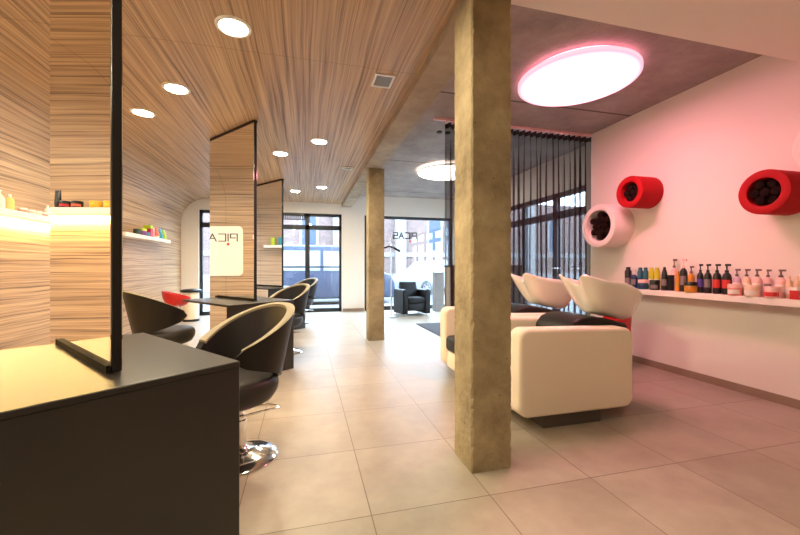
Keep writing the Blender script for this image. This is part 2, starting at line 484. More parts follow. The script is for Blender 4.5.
P1 = Vector((-.6365, 1.46, 0)) + DV * .03
MW, MT = .99, .036
def mirror(P, label, z1=ZW):
    # P = near edge of the visible mirror face, floor level
    t = thing('mirror_panel', label, 'mirror', P, RZ, 'floor to ceiling mirror panels')
    MB().box(.004, MT - .004, 0, MW, DH + .002, z1 - .002).build('core', M['black_metal'], t, smooth=0)
    MB().box(.004, MT - .004, .02, MW, .01, DH - .037).build('core_foot', M['black_metal'], t, smooth=0)
    MB().box(.004, MT - .004, DD - .17, MW, DH - .036, DH + .001).build('core_back', M['black_metal'], t, smooth=0)
    for (a, c, nm) in ((0, .004, 'mirror_face'), (MT - .004, MT, 'mirror_face')):
        f = MB().box(a, c, .006, MW - .002, DH + .02, z1 - .03)
        f.box(a, c, .03, MW - .002, .02, DH - .04)
        f.box(a, c, DD - .165, MW - .002, DH - .04, DH + .02)
        f.build(nm, M['mirror'], t, smooth=0)
    e = MB()
    e.box(-.003, MT + .003, .0, MW - .01, z1 - .03, z1 - .001)
    e.build('top_rail', M['black_metal'], t, smooth=0)
    e = MB().box(-.014, -.0005, .0, DD - .24, DH + .001, DH + .026)
    e.build('bottom_rail', M['matte_black'], t, smooth=0)
    return t
mir = mirror(P1, 'tall mirror panel dividing the nearest styling desk, reflecting the lit shelf')
copy_of(mir, 'tall mirror panel on the middle desk reflecting a white wall sign', P1 + STEP)
copy_of(mir, 'farthest and smallest tall mirror panel, next to the window', P1 + 2 * STEP)

# salon chairs: local +X is the way the chair faces
def tub(rb=.228, flare=.20, zseat=.44, zfront=.66, zback=.89, pm=128, th=.042):
    n = 48; pmr = math.radians(pm)
    cols = []
    for i in range(n + 1):
        p = -pmr + 2 * pmr * i / n
        q = abs(p) / pmr
        zt = zfront + (zback - zfront) * (math.cos(p) - math.cos(pmr)) / (1 - math.cos(pmr))
        zb = zseat + (zfront - .06 - zseat) * max(0, (q - .12) / .88) ** .95
        cols.append((p, zt, zb))
    def pt(p, z, off):
        r = rb + (z - zseat) * flare - off
        return (-r * math.cos(p), r * math.sin(p), z)
    return cols, pt, th
def make_chair(label, name='salon_chair', shell=None, seatm=None, rim=None, group=None):
    t = thing(name, label, 'chair', (0, 0, 0), 0, group)
    cols, pt, th = tub()
    rings = []
    for i, (p, zt, zb) in enumerate(cols):
        e = min(i, len(cols) - 1 - i)
        k = 1 if e > 2 else (.25, .6, .86)[e]             # the arm tips taper round
        zm = (zt + zb) / 2 if e <= 2 else None
        if zm: zt, zb = zm + (zt - zm) * k, zm + (zb - zm) * k
        ring = []
        for s in range(9): ring.append(pt(p, zb + (zt - zb) * s / 8, 0))
        for s in range(8, -1, -1): ring.append(pt(p, zb + (zt - zb) * s / 8 - (.004 if s == 8 else 0), th * (1 if k == 1 else .5 + .5 * k)))
        rings.append(ring)
    MB().loft(rings).build('shell', shell or M['leather'], t, smooth=50)
    rr = []
    for i, (p, zt, zb) in enumerate(cols):
        if i < 2 or i > len(cols) - 3: continue
        a = Vector(pt(p, zt + .003, .001)); c = Vector(pt(p, zt - .004, th + .006)); d = Vector(pt(p, zt - .020, th + .003)); b0 = Vector(pt(p, zt - .006, .002))
        a2 = a + (c - a) * .35 + Vector((0, 0, .006)); a3 = a + (c - a) * .7 + Vector((0, 0, .005))
        rr.append([b0, a, a2, a3, c, d])
    MB().loft(rr).build('rim', rim or M['cream'], t, smooth=60)
    cx = .05
    MB().lathe([(.0, .345), (.19, .345), (.22, .36), (.244, .40), (.25, .44), (.244, .475), (.225, .493), (.12, .50), (0, .50)], 40, cx, 0, 1.06, 1).build('seat', seatm or M['leather_grey'], t, smooth=50)
    MB().lathe([(.034, .03), (.034, .22), (.026, .225), (.026, .345)], 24).build('stem', M['chrome'], t)
    MB().lathe([(0, 0), (.212, 0), (.215, .006), (.205, .014), (.16, .03), (.10, .044), (.05, .055), (.036, .08), (0, .08)], 48).build('base_plate', M['chrome'], t, smooth=60)
    pts = [(.02, -.03, .25), (-.12, -.055, .25), (-.22, -.05, .235), (-.255, -.03, .225), (-.262, 0, .224), (-.255, .03, .225), (-.22, .05, .235), (-.12, .055, .25), (.02, .03, .25)]
    MB().tube(pts, .0065).build('pump_lever', M['chrome'], t)
    return t
FR = math.atan2(-.617, -.787)      # facing the aisle side of a mirror
FL = math.atan2(.617, .787)        # facing the wall side of a mirror
GC = 'black tub chairs at the mirrors'
ch = make_chair('black leather tub chair with cream rim and chrome base beside the nearest desk', group=GC)
ch.location = (-.375, 2.34, 0); ch.rotation_euler = (0, 0, FR)
copy_of(ch, 'black tub chair with cream rim behind the middle styling desk on the aisle side', (-.25, 5.05, 0), FR, GC)
copy_of(ch, 'farthest black tub chair with its back to the glazed front', (-.06, 7.62, 0), FR, GC)
lc = copy_of(ch, 'black tub chair seen from behind between the near mirror and the middle desk, facing away', (-1.42, 4.20, 0), FL, GC)

# red tub chairs: a lower, all red shell on a chrome stem
def red_chair(label, loc, rz):
    t = thing('red_tub_chair', label, 'chair', loc, rz)
    n = 40; rings = []
    for s in range(8):
        q = s / 7
        ring = []
        for k in range(n):
            a = 2 * PI * k / n
            zr = .60 + .12 * (1 - math.cos(a)) / 2
            r = .06 + .155 * math.sin(q * PI / 2)
            ring.append((r * math.cos(a), r * math.sin(a), 0.45 + (zr - .45) * (1 - math.cos(q * PI / 2))))
        rings.append(ring)
    for s in range(7, -1, -1):
        q = s / 7
        ring = []
        for k in range(n):
            a = 2 * PI * k / n
            zr = .60 + .12 * (1 - math.cos(a)) / 2
            r = .045 + .145 * math.sin(q * PI / 2)
            ring.append((r * math.cos(a), r * math.sin(a), .49 + (zr - .49) * (1 - math.cos(q * PI / 2))))
        rings.append(ring)
    MB().loft(rings).build('shell', M['red'], t, smooth=60)
    MB().lathe([(.03, .04), (.03, .455)], 20).build('stem', M['chrome'], t)
    MB().lathe([(0, 0), (.19, 0), (.19, .01), (.06, .035), (.035, .06), (0, .06)], 36).build('base_plate', M['chrome'], t, smooth=60)
    return t
red_chair('red plastic tub chair standing by the wood wall at the far end', (-2.13, 7.0, 0), .3)
t = thing('red_bin', 'red bin with a slanted rim peeking out behind the white shampoo unit', 'bin', (3.30, 3.37, 0), -.55)
rings = []
for (q, ins, top) in ((0, 0, 0), (.02, -.0, 0), (.5, 0, 0), (1, 0, 1), (1, .012, 1), (.06, .012, 0)):
    ring = []
    for k in range(40):
        a = 2 * PI * k / 40; rr = .175 + .03 * q - ins
        z = q * (.555 + (.10 * math.cos(a) if top else 0))
        ring.append((rr * math.cos(a), rr * math.sin(a), z))
    rings.append(ring)
MB().loft(rings).build('body', M['red'], t, smooth=50)

# waste bin by the wood wall
t = thing('waste_bin', 'cream bin with black lid and base in front of the far window', 'bin', (-2.30, 8.45, 0))
MB().lathe([(.0, .045), (.145, .045), (.15, .05), (.15, .60), (0, .60)], 36).build('body', M['vinyl'], t)
MB().lathe([(0, 0), (.155, 0), (.158, .02), (.15, .045), (0, .045)], 36).build('base', M['black_metal'], t)
MB().lathe([(0, .60), (.19, .60), (.2, .615), (.2, .64), (.18, .655), (.1, .665), (0, .665)], 36).build('lid', M['black_metal'], t)

# ------------------------------------------------------------------ left wall: shelves, sign
def wall_shelf_left(label, y0, y1, led):
    t = thing('wall_shelf', label, 'shelf', (XL, (y0 + y1) / 2, 1.575))
    h = (y1 - y0) / 2
    MB().box(.001, .205, -h, h, 0, .06, .003, 1).build('board', M['shelf'], t)
    if led:
        MB().box(.012, .04, -h + .03, h - .03, -.012, -.0005).build('light_strip', M['led'], t, smooth=0)
    return t
wall_shelf_left('long white shelf with glowing strip underneath on the wood wall by the near mirror', 1.2, 4.96, True)
wall_shelf_left('white wall shelf of colourful tubes further along the wood wall, no light below', 6.12, 7.95, False)
ZS = 1.635
sg = thing('wall_sign', 'white rounded salon sign board seen reflected in the middle mirror', 'sign', (XL, 5.57, 1.385))
def rrect(x0, x1, z0, z1, r, n=8):
    p = []
    for (cx, cz, a0) in ((x1 - r, z0 + r, -90), (x1 - r, z1 - r, 0), (x0 + r, z1 - r, 90), (x0 + r, z0 + r, 180)):
        for k in range(n + 1):
            a = math.radians(a0 + 90 * k / n); p.append((cx + r * math.cos(a), cz + r * math.sin(a)))
    return p
MB().prism(rrect(-.375, .375, -.415, .415, .08), .001, .022, 'x', bev=.003, seg=2).build('board', M['sign'], sg)
GLYPH = {
    'P': [(0, 0, 0, 1), (0, 1, .72, 1), (.72, 1, .72, .45), (.72, .45, .22, .45)],
    'I': [(.0, 0, .0, 1)],
    'C': [(.75, 1, 0, 1), (0, 1, 0, 0), (0, 0, .75, 0)],
    'A': [(0, 0, .4, 1), (.4, 1, .8, 0), (.22, .38, .58, .38)],
    'S': [(.7, 1, 0, 1), (0, 1, 0, .52), (0, .52, .7, .52), (.7, .52, .7, 0), (.7, 0, 0, 0)]}
ADV = {'P': .98, 'I': .26, 'C': 1.02, 'A': 1.05, 'S': .7}
def lettering(word, h, th, d):
    """strokes in a local x (reading direction) / z plane, thickness d along -y"""
    mb = MB(); x = 0
    for c in word:
        for (x0, z0, x1, z1) in GLYPH[c]:
            a = Vector(((x + x0) * h, 0, z0 * h)); e = Vector(((x + x1) * h, 0, z1 * h))
            L = (e - a).length; ang = math.atan2(e.z - a.z, e.x - a.x)
            m = Matrix.Translation(a) @ Matrix.Rotation(-ang, 4, 'Y')
            mb.box(-th / 2, L + th / 2, -d, 0, -th / 2, th / 2, m=m)
        x += ADV[c]
    return mb, x * h
# reading direction on the left wall, seen from the room (looking -X): +Y
mb, wl = lettering('PICAS', .118, .014, .003)
mb.v = [(v[0] * 1.3, v[1], v[2]) for v in mb.v]
o = mb.build('lettering', M['ink'], sg, smooth=0)
o.rotation_euler = (0, 0, PI / 2); o.location = (.0222, -.285, .165)
o = MB().lathe([(0, 0), (.022, 0), (.022, .003), (0, .003)], 20, m=Matrix.Rotation(PI / 2, 4, 'Y')).build('red_dot', M['redink'], sg)
o.location = (.0222, -.135, .115)

# products
def prod_tube(w, h, d):
    """cosmetic tube standing on its cap"""
    rings = []
    for (q, z) in ((1, .2), (1.0, .35), (1.02, .7), (1.05, 1)):
        rings.append([(w * q * math.cos(2 * PI * k / 20), d * (1 - .9 * max(0, (z - .3) / .7)) * math.sin(2 * PI * k / 20), h * z) for k in range(20)])
    return MB().loft(rings)
def product(kind, name, label, cat, loc, w, h, body, cap=None, lab=None, group=None, rz=0):
    """w = radius"""
    t = thing(name, label, cat, loc, rz, group)
    if kind == 'bottle':
        MB().lathe([(0, 0), (w * .94, 0), (w, h * .03), (w, h * .62), (w * .9, h * .74), (w * .45, h * .82), (w * .36, h * .84), (0, h * .84)], 24).build('body', body, t, smooth=50)
        MB().lathe([(0, h * .84), (w * .46, h * .84), (w * .46, h * .98), (w * .38, h), (0, h)], 20).build('cap', cap or body, t)
    elif kind == 'cone':
        MB().lathe([(0, 0), (w * .96, 0), (w, h * .05), (w * .98, h * .5), (w * .8, h * .74), (w * .5, h * .9), (0, h * .9)], 24).build('body', body, t, smooth=50)
        MB().lathe([(0, h * .9), (w * .44, h * .9), (w * .36, h), (0, h)], 20).build('cap', cap or body, t)
    elif kind == 'can':
        MB().lathe([(0, 0), (w * .97, 0), (w, h * .02), (w, h * .8), (w * .7, h * .86), (0, h * .86)], 24).build('body', body, t, smooth=50)
        MB().lathe([(0, h * .86), (w * .68, h * .86), (w * .66, h * .98), (w * .5, h), (0, h)], 20).build('cap', cap or body, t)
    elif kind == 'pump':
        MB().lathe([(0, 0), (w * .95, 0), (w, h * .03), (w, h * .55), (w * .86, h * .64), (w * .5, h * .70), (w * .34, h * .72), (0, h * .72)], 24).build('body', body, t, smooth=50)
        p = MB().lathe([(0, h * .72), (w * .42, h * .72), (w * .42, h * .79), (w * .18, h * .80), (w * .18, h * .93), (0, h * .93)], 18)
        p.box(-w * .3, w * .3, -w * .85, w * .3, h * .93, h, .002, 1)
        p.build('pump_head', cap or body, t)
    elif kind == 'jar':
        MB().lathe([(0, 0), (w * .94, 0), (w, h * .06), (w, h * .62), (w * .95, h * .66), (0, h * .66)], 28).build('body', body, t, smooth=50)
        MB().lathe([(0, h * .66), (w * 1.03, h * .66), (w * 1.03, h * .95), (w * .96, h), (0, h)], 28).build('lid', cap or body, t, smooth=50)
    elif kind == 'box':
        MB().box(-w, w, -w, w, 0, h * .72, .002, 1).build('body', body, t)
        MB().box(-w, w, -w, w, h * .72, h, .002, 1).build('lid', cap or body, t)
    elif kind == 'tube':
        prod_tube(w, h, w).build('body', body, t, smooth=50)
        MB().lathe([(0, 0), (w * .9, 0), (w * .92, h * .2), (0, h * .2)], 20).build('cap', cap or body, t)
    if lab and kind != 'tube':
        z0, z1 = (h * .2, h * .48) if kind != 'jar' else (h * .15, h * .52)
        n = 9; vs = []; fs = []
        f0 = Vector((-1, 0, 0)) if loc[0] > 0 else Vector((1, 0, 0))
        base = math.atan2(f0.y, f0.x) - rz
        for k in range(n):
            a = base + math.radians(-75 + 150 * k / (n - 1))
            rr = w * 1.012
            if kind == 'box': continue
            vs += [(rr * math.cos(a), rr * math.sin(a), z0), (rr * math.cos(a), rr * math.sin(a), z1)]
        for k in range(n - 1): fs.append([2 * k, 2 * k + 2, 2 * k + 3, 2 * k + 1])
        if kind != 'box': MB().raw(vs, fs).build('paper_label', lab, t, smooth=60, recalc=False)
    return t
Cc = dict(
    black=colour('black_bottle', (26, 24, 26)), navy=colour('navy_bottle', (44, 58, 104)), teal=colour('teal_bottle', (34, 92, 110)),
    lime=colour('yellow_green_bottle', (206, 202, 40)), pink=colour('pale_pink_bottle', (236, 196, 192)), amber=colour('amber_bottle', (216, 138, 40)),
    gold=colour('gold_jar', (206, 150, 56)), purple=colour('purple_label', (98, 70, 170)), grey=colour('grey_label', (130, 120, 124)), redl=colour('red_label', (214, 52, 52)),
    lilac=colour('lilac_bottle', (206, 180, 206)), peach=colour('peach_bottle', (240, 206, 176)), white=colour('white_label', (238, 232, 226)), rose=colour('rose_jar', (232, 150, 140)),
    nude=colour('cream_jar', (240, 216, 190)), brown=colour('brown_pump', (112, 92, 88)), red=colour('bright_red', (200, 30, 44)), orange=colour('coral_tube', (238, 106, 72)),
    turq=colour('turquoise_tube', (40, 150, 180)), lime2=colour('lime_tube', (178, 206, 40)), magenta=colour('magenta_box', (196, 40, 90)), violet=colour('violet_jar', (124, 70, 150)),
    dgreen=colour('dark_green_jar', (40, 66, 60)), yellow=colour('yellow_jar', (236, 190, 50)), clear=colour('straw_bottle', (240, 216, 140), .15))

# near lit shelf
GL = 'products on the lit shelf'
product('pump', 'pump_bottle', 'white pump bottle at the left picture edge on the lit shelf', 'bottle', (-2.60, 4.0, ZS), .03, .17, Cc['white'], Cc['white'], None, GL)
product('bottle', 'bottle', 'clear yellow bottle with pale cap on the lit shelf', 'bottle', (-2.60, 4.10, ZS), .036, .15, Cc['clear'], Cc['white'], None, GL)
for (y, c, l, w_) in ((4.23, 'rose', 'squat rose jar on the lit shelf next to the clear yellow bottle', 'rose'), (4.34, 'pink', 'squat pale pink jar on the lit shelf, second past the yellow bottle', 'pink'),
                      (4.43, 'nude', 'squat cream jar on the lit shelf, third past the yellow bottle', 'cream'), (4.52, 'rose', 'squat rose jar on the lit shelf beside the slim white bottle', 'rose')):
    product('jar', 'cosmetic_jar', l, 'jar', (-2.58, y, ZS), .032, .045, Cc[c], Cc['white'], None, GL)
product('bottle', 'bottle', 'slim white bottle at the far end of the lit shelf', 'bottle', (-2.6, 4.61, ZS), .024, .13, Cc['white'], None, None, GL)
product('tube', 'cosmetic_tube', 'black upright tube seen mirrored above the lit shelf', 'tube', (-2.58, 3.42, ZS), .026, .155, Cc['black'], None, None, GL, rz=PI / 2)
product('jar', 'cosmetic_jar', 'black jar right beside the black tube in the mirror', 'jar', (-2.55, 3.33, ZS), .042, .055, Cc['black'], None, Cc['redl'], GL)
product('jar', 'cosmetic_jar', 'black jar between the other black jar and the yellow jar in the mirror', 'jar', (-2.55, 3.23, ZS), .042, .055, Cc['black'], None, Cc['orange'], GL)
product('jar', 'cosmetic_jar', 'yellow jar in the middle of the mirrored lit shelf', 'jar', (-2.55, 3.07, ZS), .045, .055, Cc['yellow'], None, None, GL)
product('jar', 'cosmetic_jar', 'yellow jar cut off by the dark edge of the near mirror', 'jar', (-2.55, 2.95, ZS), .045, .055, Cc['yellow'], None, None, GL)
# far shelf
GF = 'products on the far shelf'
product('jar', 'cosmetic_jar', 'dark green jar, first on the far wall shelf', 'jar', (-2.56, 6.60, ZS), .05, .085, Cc['dgreen'], None, None, GF)
product('jar', 'cosmetic_jar', 'violet jar with lime lid on the far wall shelf', 'jar', (-2.56, 6.80, ZS), .06, .11, Cc['violet'], Cc['lime2'], None, GF)
product('jar', 'cosmetic_jar', 'small turquoise jar on the far wall shelf beside the magenta box', 'jar', (-2.545, 6.94, ZS), .04, .06, Cc['turq'], None, None, GF)
product('box', 'carton', 'magenta carton with lime top on the far wall shelf', 'box', (-2.58, 7.08, ZS), .055, .19, Cc['magenta'], Cc['lime2'], None, GF)
product('box', 'carton', 'rose carton behind the coral tube on the far wall shelf', 'box', (-2.60, 7.22, ZS), .05, .155, Cc['rose'], Cc['pink'], None, GF)
product('tube', 'cosmetic_tube', 'coral tube standing on its cap on the far wall shelf', 'tube', (-2.57, 7.40, ZS), .05, .19, Cc['orange'], Cc['white'], None, GF, rz=PI / 2)
product('tube', 'cosmetic_tube', 'turquoise tube standing on its cap on the far wall shelf', 'tube', (-2.57, 7.57, ZS), .05, .19, Cc['turq'], Cc['turq'], None, GF, rz=PI / 2)
product('tube', 'cosmetic_tube', 'lime green tube at the far end of the wall shelf', 'tube', (-2.57, 7.75, ZS), .05, .18, Cc['lime2'], Cc['lime2'], None, GF, rz=PI / 2)

# ------------------------------------------------------------------ ceiling fittings
def downlight(label, x, y):
    t = thing('downlight', label, 'ceiling light', (x, y, ZW), 0, 'recessed downlights in the wood ceiling')
    MB().lathe([(.083, -.004), (.088, -.012), (.108, -.010), (.112, -.0005), (.083, -.0005)], 40, cap=False).build('trim_ring', M['white_paint'], t, smooth=60)
    MB().lathe([(0, -.0045), (.083, -.0045), (.083, -.001), (0, -.001)], 40).build('lens', M['dl'], t)
    return t
d0 = downlight('largest recessed downlight, near the top of the picture', -.455, 2.59)
GD = 'recessed downlights in the wood ceiling'
for (x, y, l) in ((-1.10, 3.61, 'recessed downlight between the largest one and the one by the near mirror'),
                  (-1.60, 4.26, 'recessed downlight closest to the dark edge of the near mirror'),
                  (-.335, 5.33, 'recessed downlight just right of the middle mirror top'),
                  (.17, 4.69, 'recessed downlight left of the small ceiling vent, nearest the aisle'),
                  (-.205, 7.90, 'recessed downlight above the farthest mirror, left one of the far pair'),
                  (.31, 7.39, 'recessed downlight over the far aisle, right one of the far pair')):
    copy_of(d0, l, (x, y, ZW), group=GD)
for (x, y, l) in ((.05, 1.98, 'recessed downlight just beyond the top picture edge'), (-.99, 6.35, 'recessed downlight hidden behind the middle mirror'), (-1.5, 7.0, 'recessed downlight hidden behind the middle mirror near the wall'), (-.57, -.12, 'recessed downlight above the camera position'), (-.07, -.72, 'recessed downlight behind the camera position'), (-1.2, .9, 'recessed downlight over the near desk'), (-1.72, 1.52, 'recessed downlight over the near lit shelf')):
    copy_of(d0, l, (x, y, ZW), group=GD)
def vent(label, x, y, w, d):
    t = thing('ceiling_vent', label, 'vent', (x, y, ZW), 0, 'white ceiling vents')
    f = MB(); e = .018
    f.box(-w, w, -d, -d + e, -.014, -.0005); f.box(-w, w, d - e, d, -.014, -.0005); f.box(-w, -w + e, -d + e, d - e, -.014, -.0005); f.box(w - e, w, -d + e, d - e, -.014, -.0005)
    f.build('frame', M['white_paint'], t, smooth=0)
    s = MB()
    k = -d + e + .006
    while k < d - e - .006:
        s.box(-w + e, w - e, k, k + .008, -.011, -.004); k += .013
    s.build('louvre', M['grey_metal'], t, smooth=0)
    MB().box(-w + e, w - e, -d + e, d - e, -.003, -.0005).build('backing', M['grey_metal'], t, smooth=0)
vent('square white ceiling vent near the concrete beam', .632, 3.02, .085, .105)
vent('small far white ceiling vent beside the far column', .643, 5.86, .085, .06)

def disc_lamp(label, x, y, r, glow, halo):
    t = thing('ceiling_lamp', label, 'ceiling lamp', (x, y, ZC), 0, 'large round ceiling lamps')
    MB().lathe([(0, -.0005), (r * .9, -.0005), (r * .9, -.045), (0, -.045)], 64).build('housing', M['white_paint'], t)
    if halo:
        MB().lathe([(r * .902, -.012), (r * .915, -.012), (r * .915, -.034), (r * .902, -.034), (r * .902, -.012)], 64, cap=False).build('back_light', halo, t)
    MB().lathe([(0, -.046), (r * .99, -.046), (r, -.052), (r, -.07), (r * .985, -.078), (r * .93, -.084), (r * .6, -.094), (0, -.10)], 72).build('diffuser', glow, t, smooth=60)
    MB().lathe([(r * 1.002, -.045), (r * 1.012, -.045), (r * 1.012, -.072), (r * 1.002, -.072), (r * 1.002, -.045)], 72, cap=False).build('rim', M['glowrim'] if halo else M['white_paint'], t)
    return t
def lamp_glow(name, col, s_in, s_out, r0, r1):
    # opal disc, brighter over the tubes in its middle than at its rim
    m = emit_mat(name, col, s_in); nt = m.node_tree; N = nt.nodes.new; L = nt.links.new
    tc = N('ShaderNodeTexCoord'); mp = N('ShaderNodeMapping'); mp.inputs['Scale'].default_value = (1, 1, 0)
    L(tc.outputs['Object'], mp.inputs['Vector'])
    ln = N('ShaderNodeVectorMath'); ln.operation = 'LENGTH'; L(mp.outputs[0], ln.inputs[0])
    mr = N('ShaderNodeMapRange'); mr.interpolation_type = 'SMOOTHSTEP'
    for k, v in zip(('From Min', 'From Max', 'To Min', 'To Max'), (r0, r1, s_in, s_out)): mr.inputs[k].default_value = v
    L(ln.outputs['Value'], mr.inputs['Value']); L(mr.outputs['Result'], nt.nodes['Emission'].inputs[1])
    return m
M['pink'] = lamp_glow('pink_lamp_glow', (1, .34, .42, 1), 11.5, .32, .12, .54)
M['pinkrim'] = mat('frosted_rim', srgb(236, 190, 190), .4)
M['glowrim'] = emit_mat('pink_rim_glow', (1, .40, .46, 1), .42)
disc_lamp('large round pink glowing ceiling lamp above the shampoo units', 2.475, 2.925, .52, M['pink'], M['halo'])
disc_lamp('round white glowing ceiling lamp half hidden behind the near column', 2.57, 6.38, .55, M['neutral'], None)

# ------------------------------------------------------------------ curtain and rail
t = thing('curtain_rail', 'pale ceiling rail carrying the sheer black curtain', 'curtain rail', (2.6, 4.2, ZC))
MB().box(-1.09, 1.19, -.014, .014, -.028, -.0005).build('rail', M['pinkrim'], t, smooth=0)
for k in range(28):
    MB().box(-.93 + k * .0755, -.915 + k * .0755, -.03, .03, -.052, -.028).build('glider', M['pinkrim'], t, smooth=0)
t = thing('curtain', 'sheer black floor-length curtain screening the far corner', 'curtain', (2.72, 4.2, 0))
rnd = random.Random(11)
vs = []; fs = []
nu = 420; hz = [.02, .3, .7, 1.1, 1.5, 1.9, 2.2, 2.5, 2.7, 2.80, 2.885]
ph = [rnd.uniform(-.9, .9) for _ in range(40)]; am = [rnd.uniform(.5, 1.3) for _ in range(40)]
x0, x1 = -1.065, 1.06
nw = 25
for i in range(nu + 1):
    u = i / nu; q = u * nw; k = int(min(q, nw - 1)); f_ = q - k
    a = am[k] * (1 - f_) + am[k + 1] * f_; p = ph[k] * (1 - f_) + ph[k + 1] * f_
    for z in hz:
        top = max(0, (z - 2.4) / .485)
        loose = 1 - top
        aa = .034 * (1 - loose) + .036 * a * loose
        y = aa * math.sin(2 * PI * q + p * loose) + .010 * math.sin(5.1 * q + z) * loose
        x = x0 + (x1 - x0) * u + .016 * math.sin(2 * PI * q * 2 + p) * loose + .012 * math.sin(q * 1.7 + z * .9) * loose * min(1, u * 8, (1 - u) * 8)
        vs.append((x, y, z))
nh = len(hz)
for i in range(nu):
    for k in range(nh - 1): fs.append([i * nh + k, (i + 1) * nh + k, (i + 1) * nh + k + 1, i * nh + k + 1])
MB().raw(vs, fs).build('fabric', M['curtain'], t, smooth=180, recalc=False)
vs = []; fs = []
for i in range(nu + 1):
    u = i / nu; q = u * nw
    for z in (2.83, 2.888): vs.append((x0 + (x1 - x0) * u, .037 * math.sin(2 * PI * q), z))
for i in range(nu): fs.append([2 * i, 2 * i + 2, 2 * i + 3, 2 * i + 1])
MB().raw(vs, fs).build('header_tape', M['header'], t, smooth=180, recalc=False)

# two dark ceiling sockets by the rail
for (x, y, l) in ((1.74, 4.62, 'left dark round socket in the concrete ceiling by the curtain rail'), (1.86, 4.62, 'right dark round socket in the concrete ceiling by the curtain rail')):
    o = MB().lathe([(0, 0), (.035, 0), (.04, -.012), (.03, -.02), (0, -.02)], 20).build('ceiling_socket', M['black_metal']); o.location = (x, y, ZC - .0005)
    tag(o, l, 'socket', 'ceiling sockets')

# ------------------------------------------------------------------ shampoo units
def shampoo(label, y0):
    t = thing('shampoo_unit', label, 'shampoo chair', (1.385, y0, 0), 0, 'ivory shampoo units')
    W = .735; L = .94; A = .15
    def side(z_front, z_back):
        p = rrect(0, L, .105, .708, .075, 7)
        return [(x, z - (.025 * x / L if z > .4 else 0)) for (x, z) in p]
    for (a, c) in ((0, A), (W - A, W)):
        MB().prism(side(0, 0), a, c, 'y', bev=.028, seg=4).build('arm', M['vinyl'], t, smooth=50)
    MB().box(.02, L - .06, A, W - A, .105, .27, .02, 3).build('apron', M['vinyl'], t)
    MB().box(-.0, .62, A + .002, W - A - .002, .272, .43, .045, 5).build('seat_cushion', M['leather'], t, smooth=50)
    bp = [(.52, .435), (.50, .58), (.515, .66), (.56, .715), (.63, .742), (.72, .748), (.86, .73), (1.04, .685), (1.06, .66), (1.04, .62), (.86, .60), (.80, .435)]
    MB().prism(bp, A + .004, W - A - .004, 'y', bev=.03, seg=4).build('backrest', M['leather'], t, smooth=50)
    MB().box(.22, .705, .06, W - .06, 0, .104, .004, 1).build('plinth', M['plinth'], t)
    MB().box(1.0, 1.12, W / 2 - .12, W / 2 + .12, 0, .66, .02, 3).build('pedestal', M['plinth'], t)
    # tilting basin
    cx, cy = 1.035, W / 2
    n = 64
    def rim(a):
        # a: 0 = rear, pi = front (neck)
        c, s_ = math.cos(a), math.sin(a)
        d = abs(abs(a) - PI)                         # angle from the front
        dip = math.exp(-(d / .42) ** 2)
        horn = math.exp(-((d - .72) / .22) ** 2)
        hx = .30 * c if c > 0 else -.40 * (-c) ** .5
        hx += .13 * dip
        hy = .218 * s_
        z = 1.04 - .185 * ((1 + c) / 2) ** 2 + .02 * max(0, -c) + .012 * horn - .085 * dip
        return hx, hy, z
    foot = lambda a: (.165 * math.cos(a) - .02, .11 * math.sin(a), .72 - .035 * math.cos(a))
    rings = []
    ang = [-PI + 2 * PI * k / n for k in range(n)]
    NS = 9
    for s in range(NS + 1):
        q = s / NS
        ring = []
        for a in ang:
            fx, fy, fz = foot(a); rx, ry, rz_ = rim(a)
            c = math.cos(a)
            e = .62 - .20 * c if c > 0 else .62 + .75 * c * c     # rear bulges, the front sweeps in
            k = q ** e
            ring.append((cx + fx + (rx - fx) * k, cy + fy + (ry - fy) * q ** .52, fz + (rz_ - fz) * q ** 1.15))
        rings.append(ring)
    ring = []
    for a in ang:
        rx, ry, rz_ = rim(a); ring.append((cx + rx * .965, cy + ry * .95, rz_ + .008))
    rings.append(ring)
    for s in range(NS, -1, -1):
        q = s / NS; ring = []
        for a in ang:
            rx, ry, rz_ = rim(a); fx, fy, fz = .12 * math.cos(a), .07 * math.sin(a), .80
            k = q ** .55
            ring.append((cx + fx + (rx * .93 - fx) * k, cy + fy + (ry * .90 - fy) * k, fz + (rz_ - .006 - fz) * q ** 1.3))
        rings.append(ring)
    MB().loft(rings).build('basin', M['ceramic'], t, smooth=70)
    MB().tube([(cx + .17, cy, .83), (cx + .17, cy, .90), (cx + .13, cy, .925), (cx + .08, cy, .915)], .011).build('tap', M['chrome'], t)
    return t
shampoo('nearer ivory shampoo chair with white basin, beside the near column', 2.16)
shampoo('farther ivory shampoo chair with white basin, half hidden by the near column', 2.935)

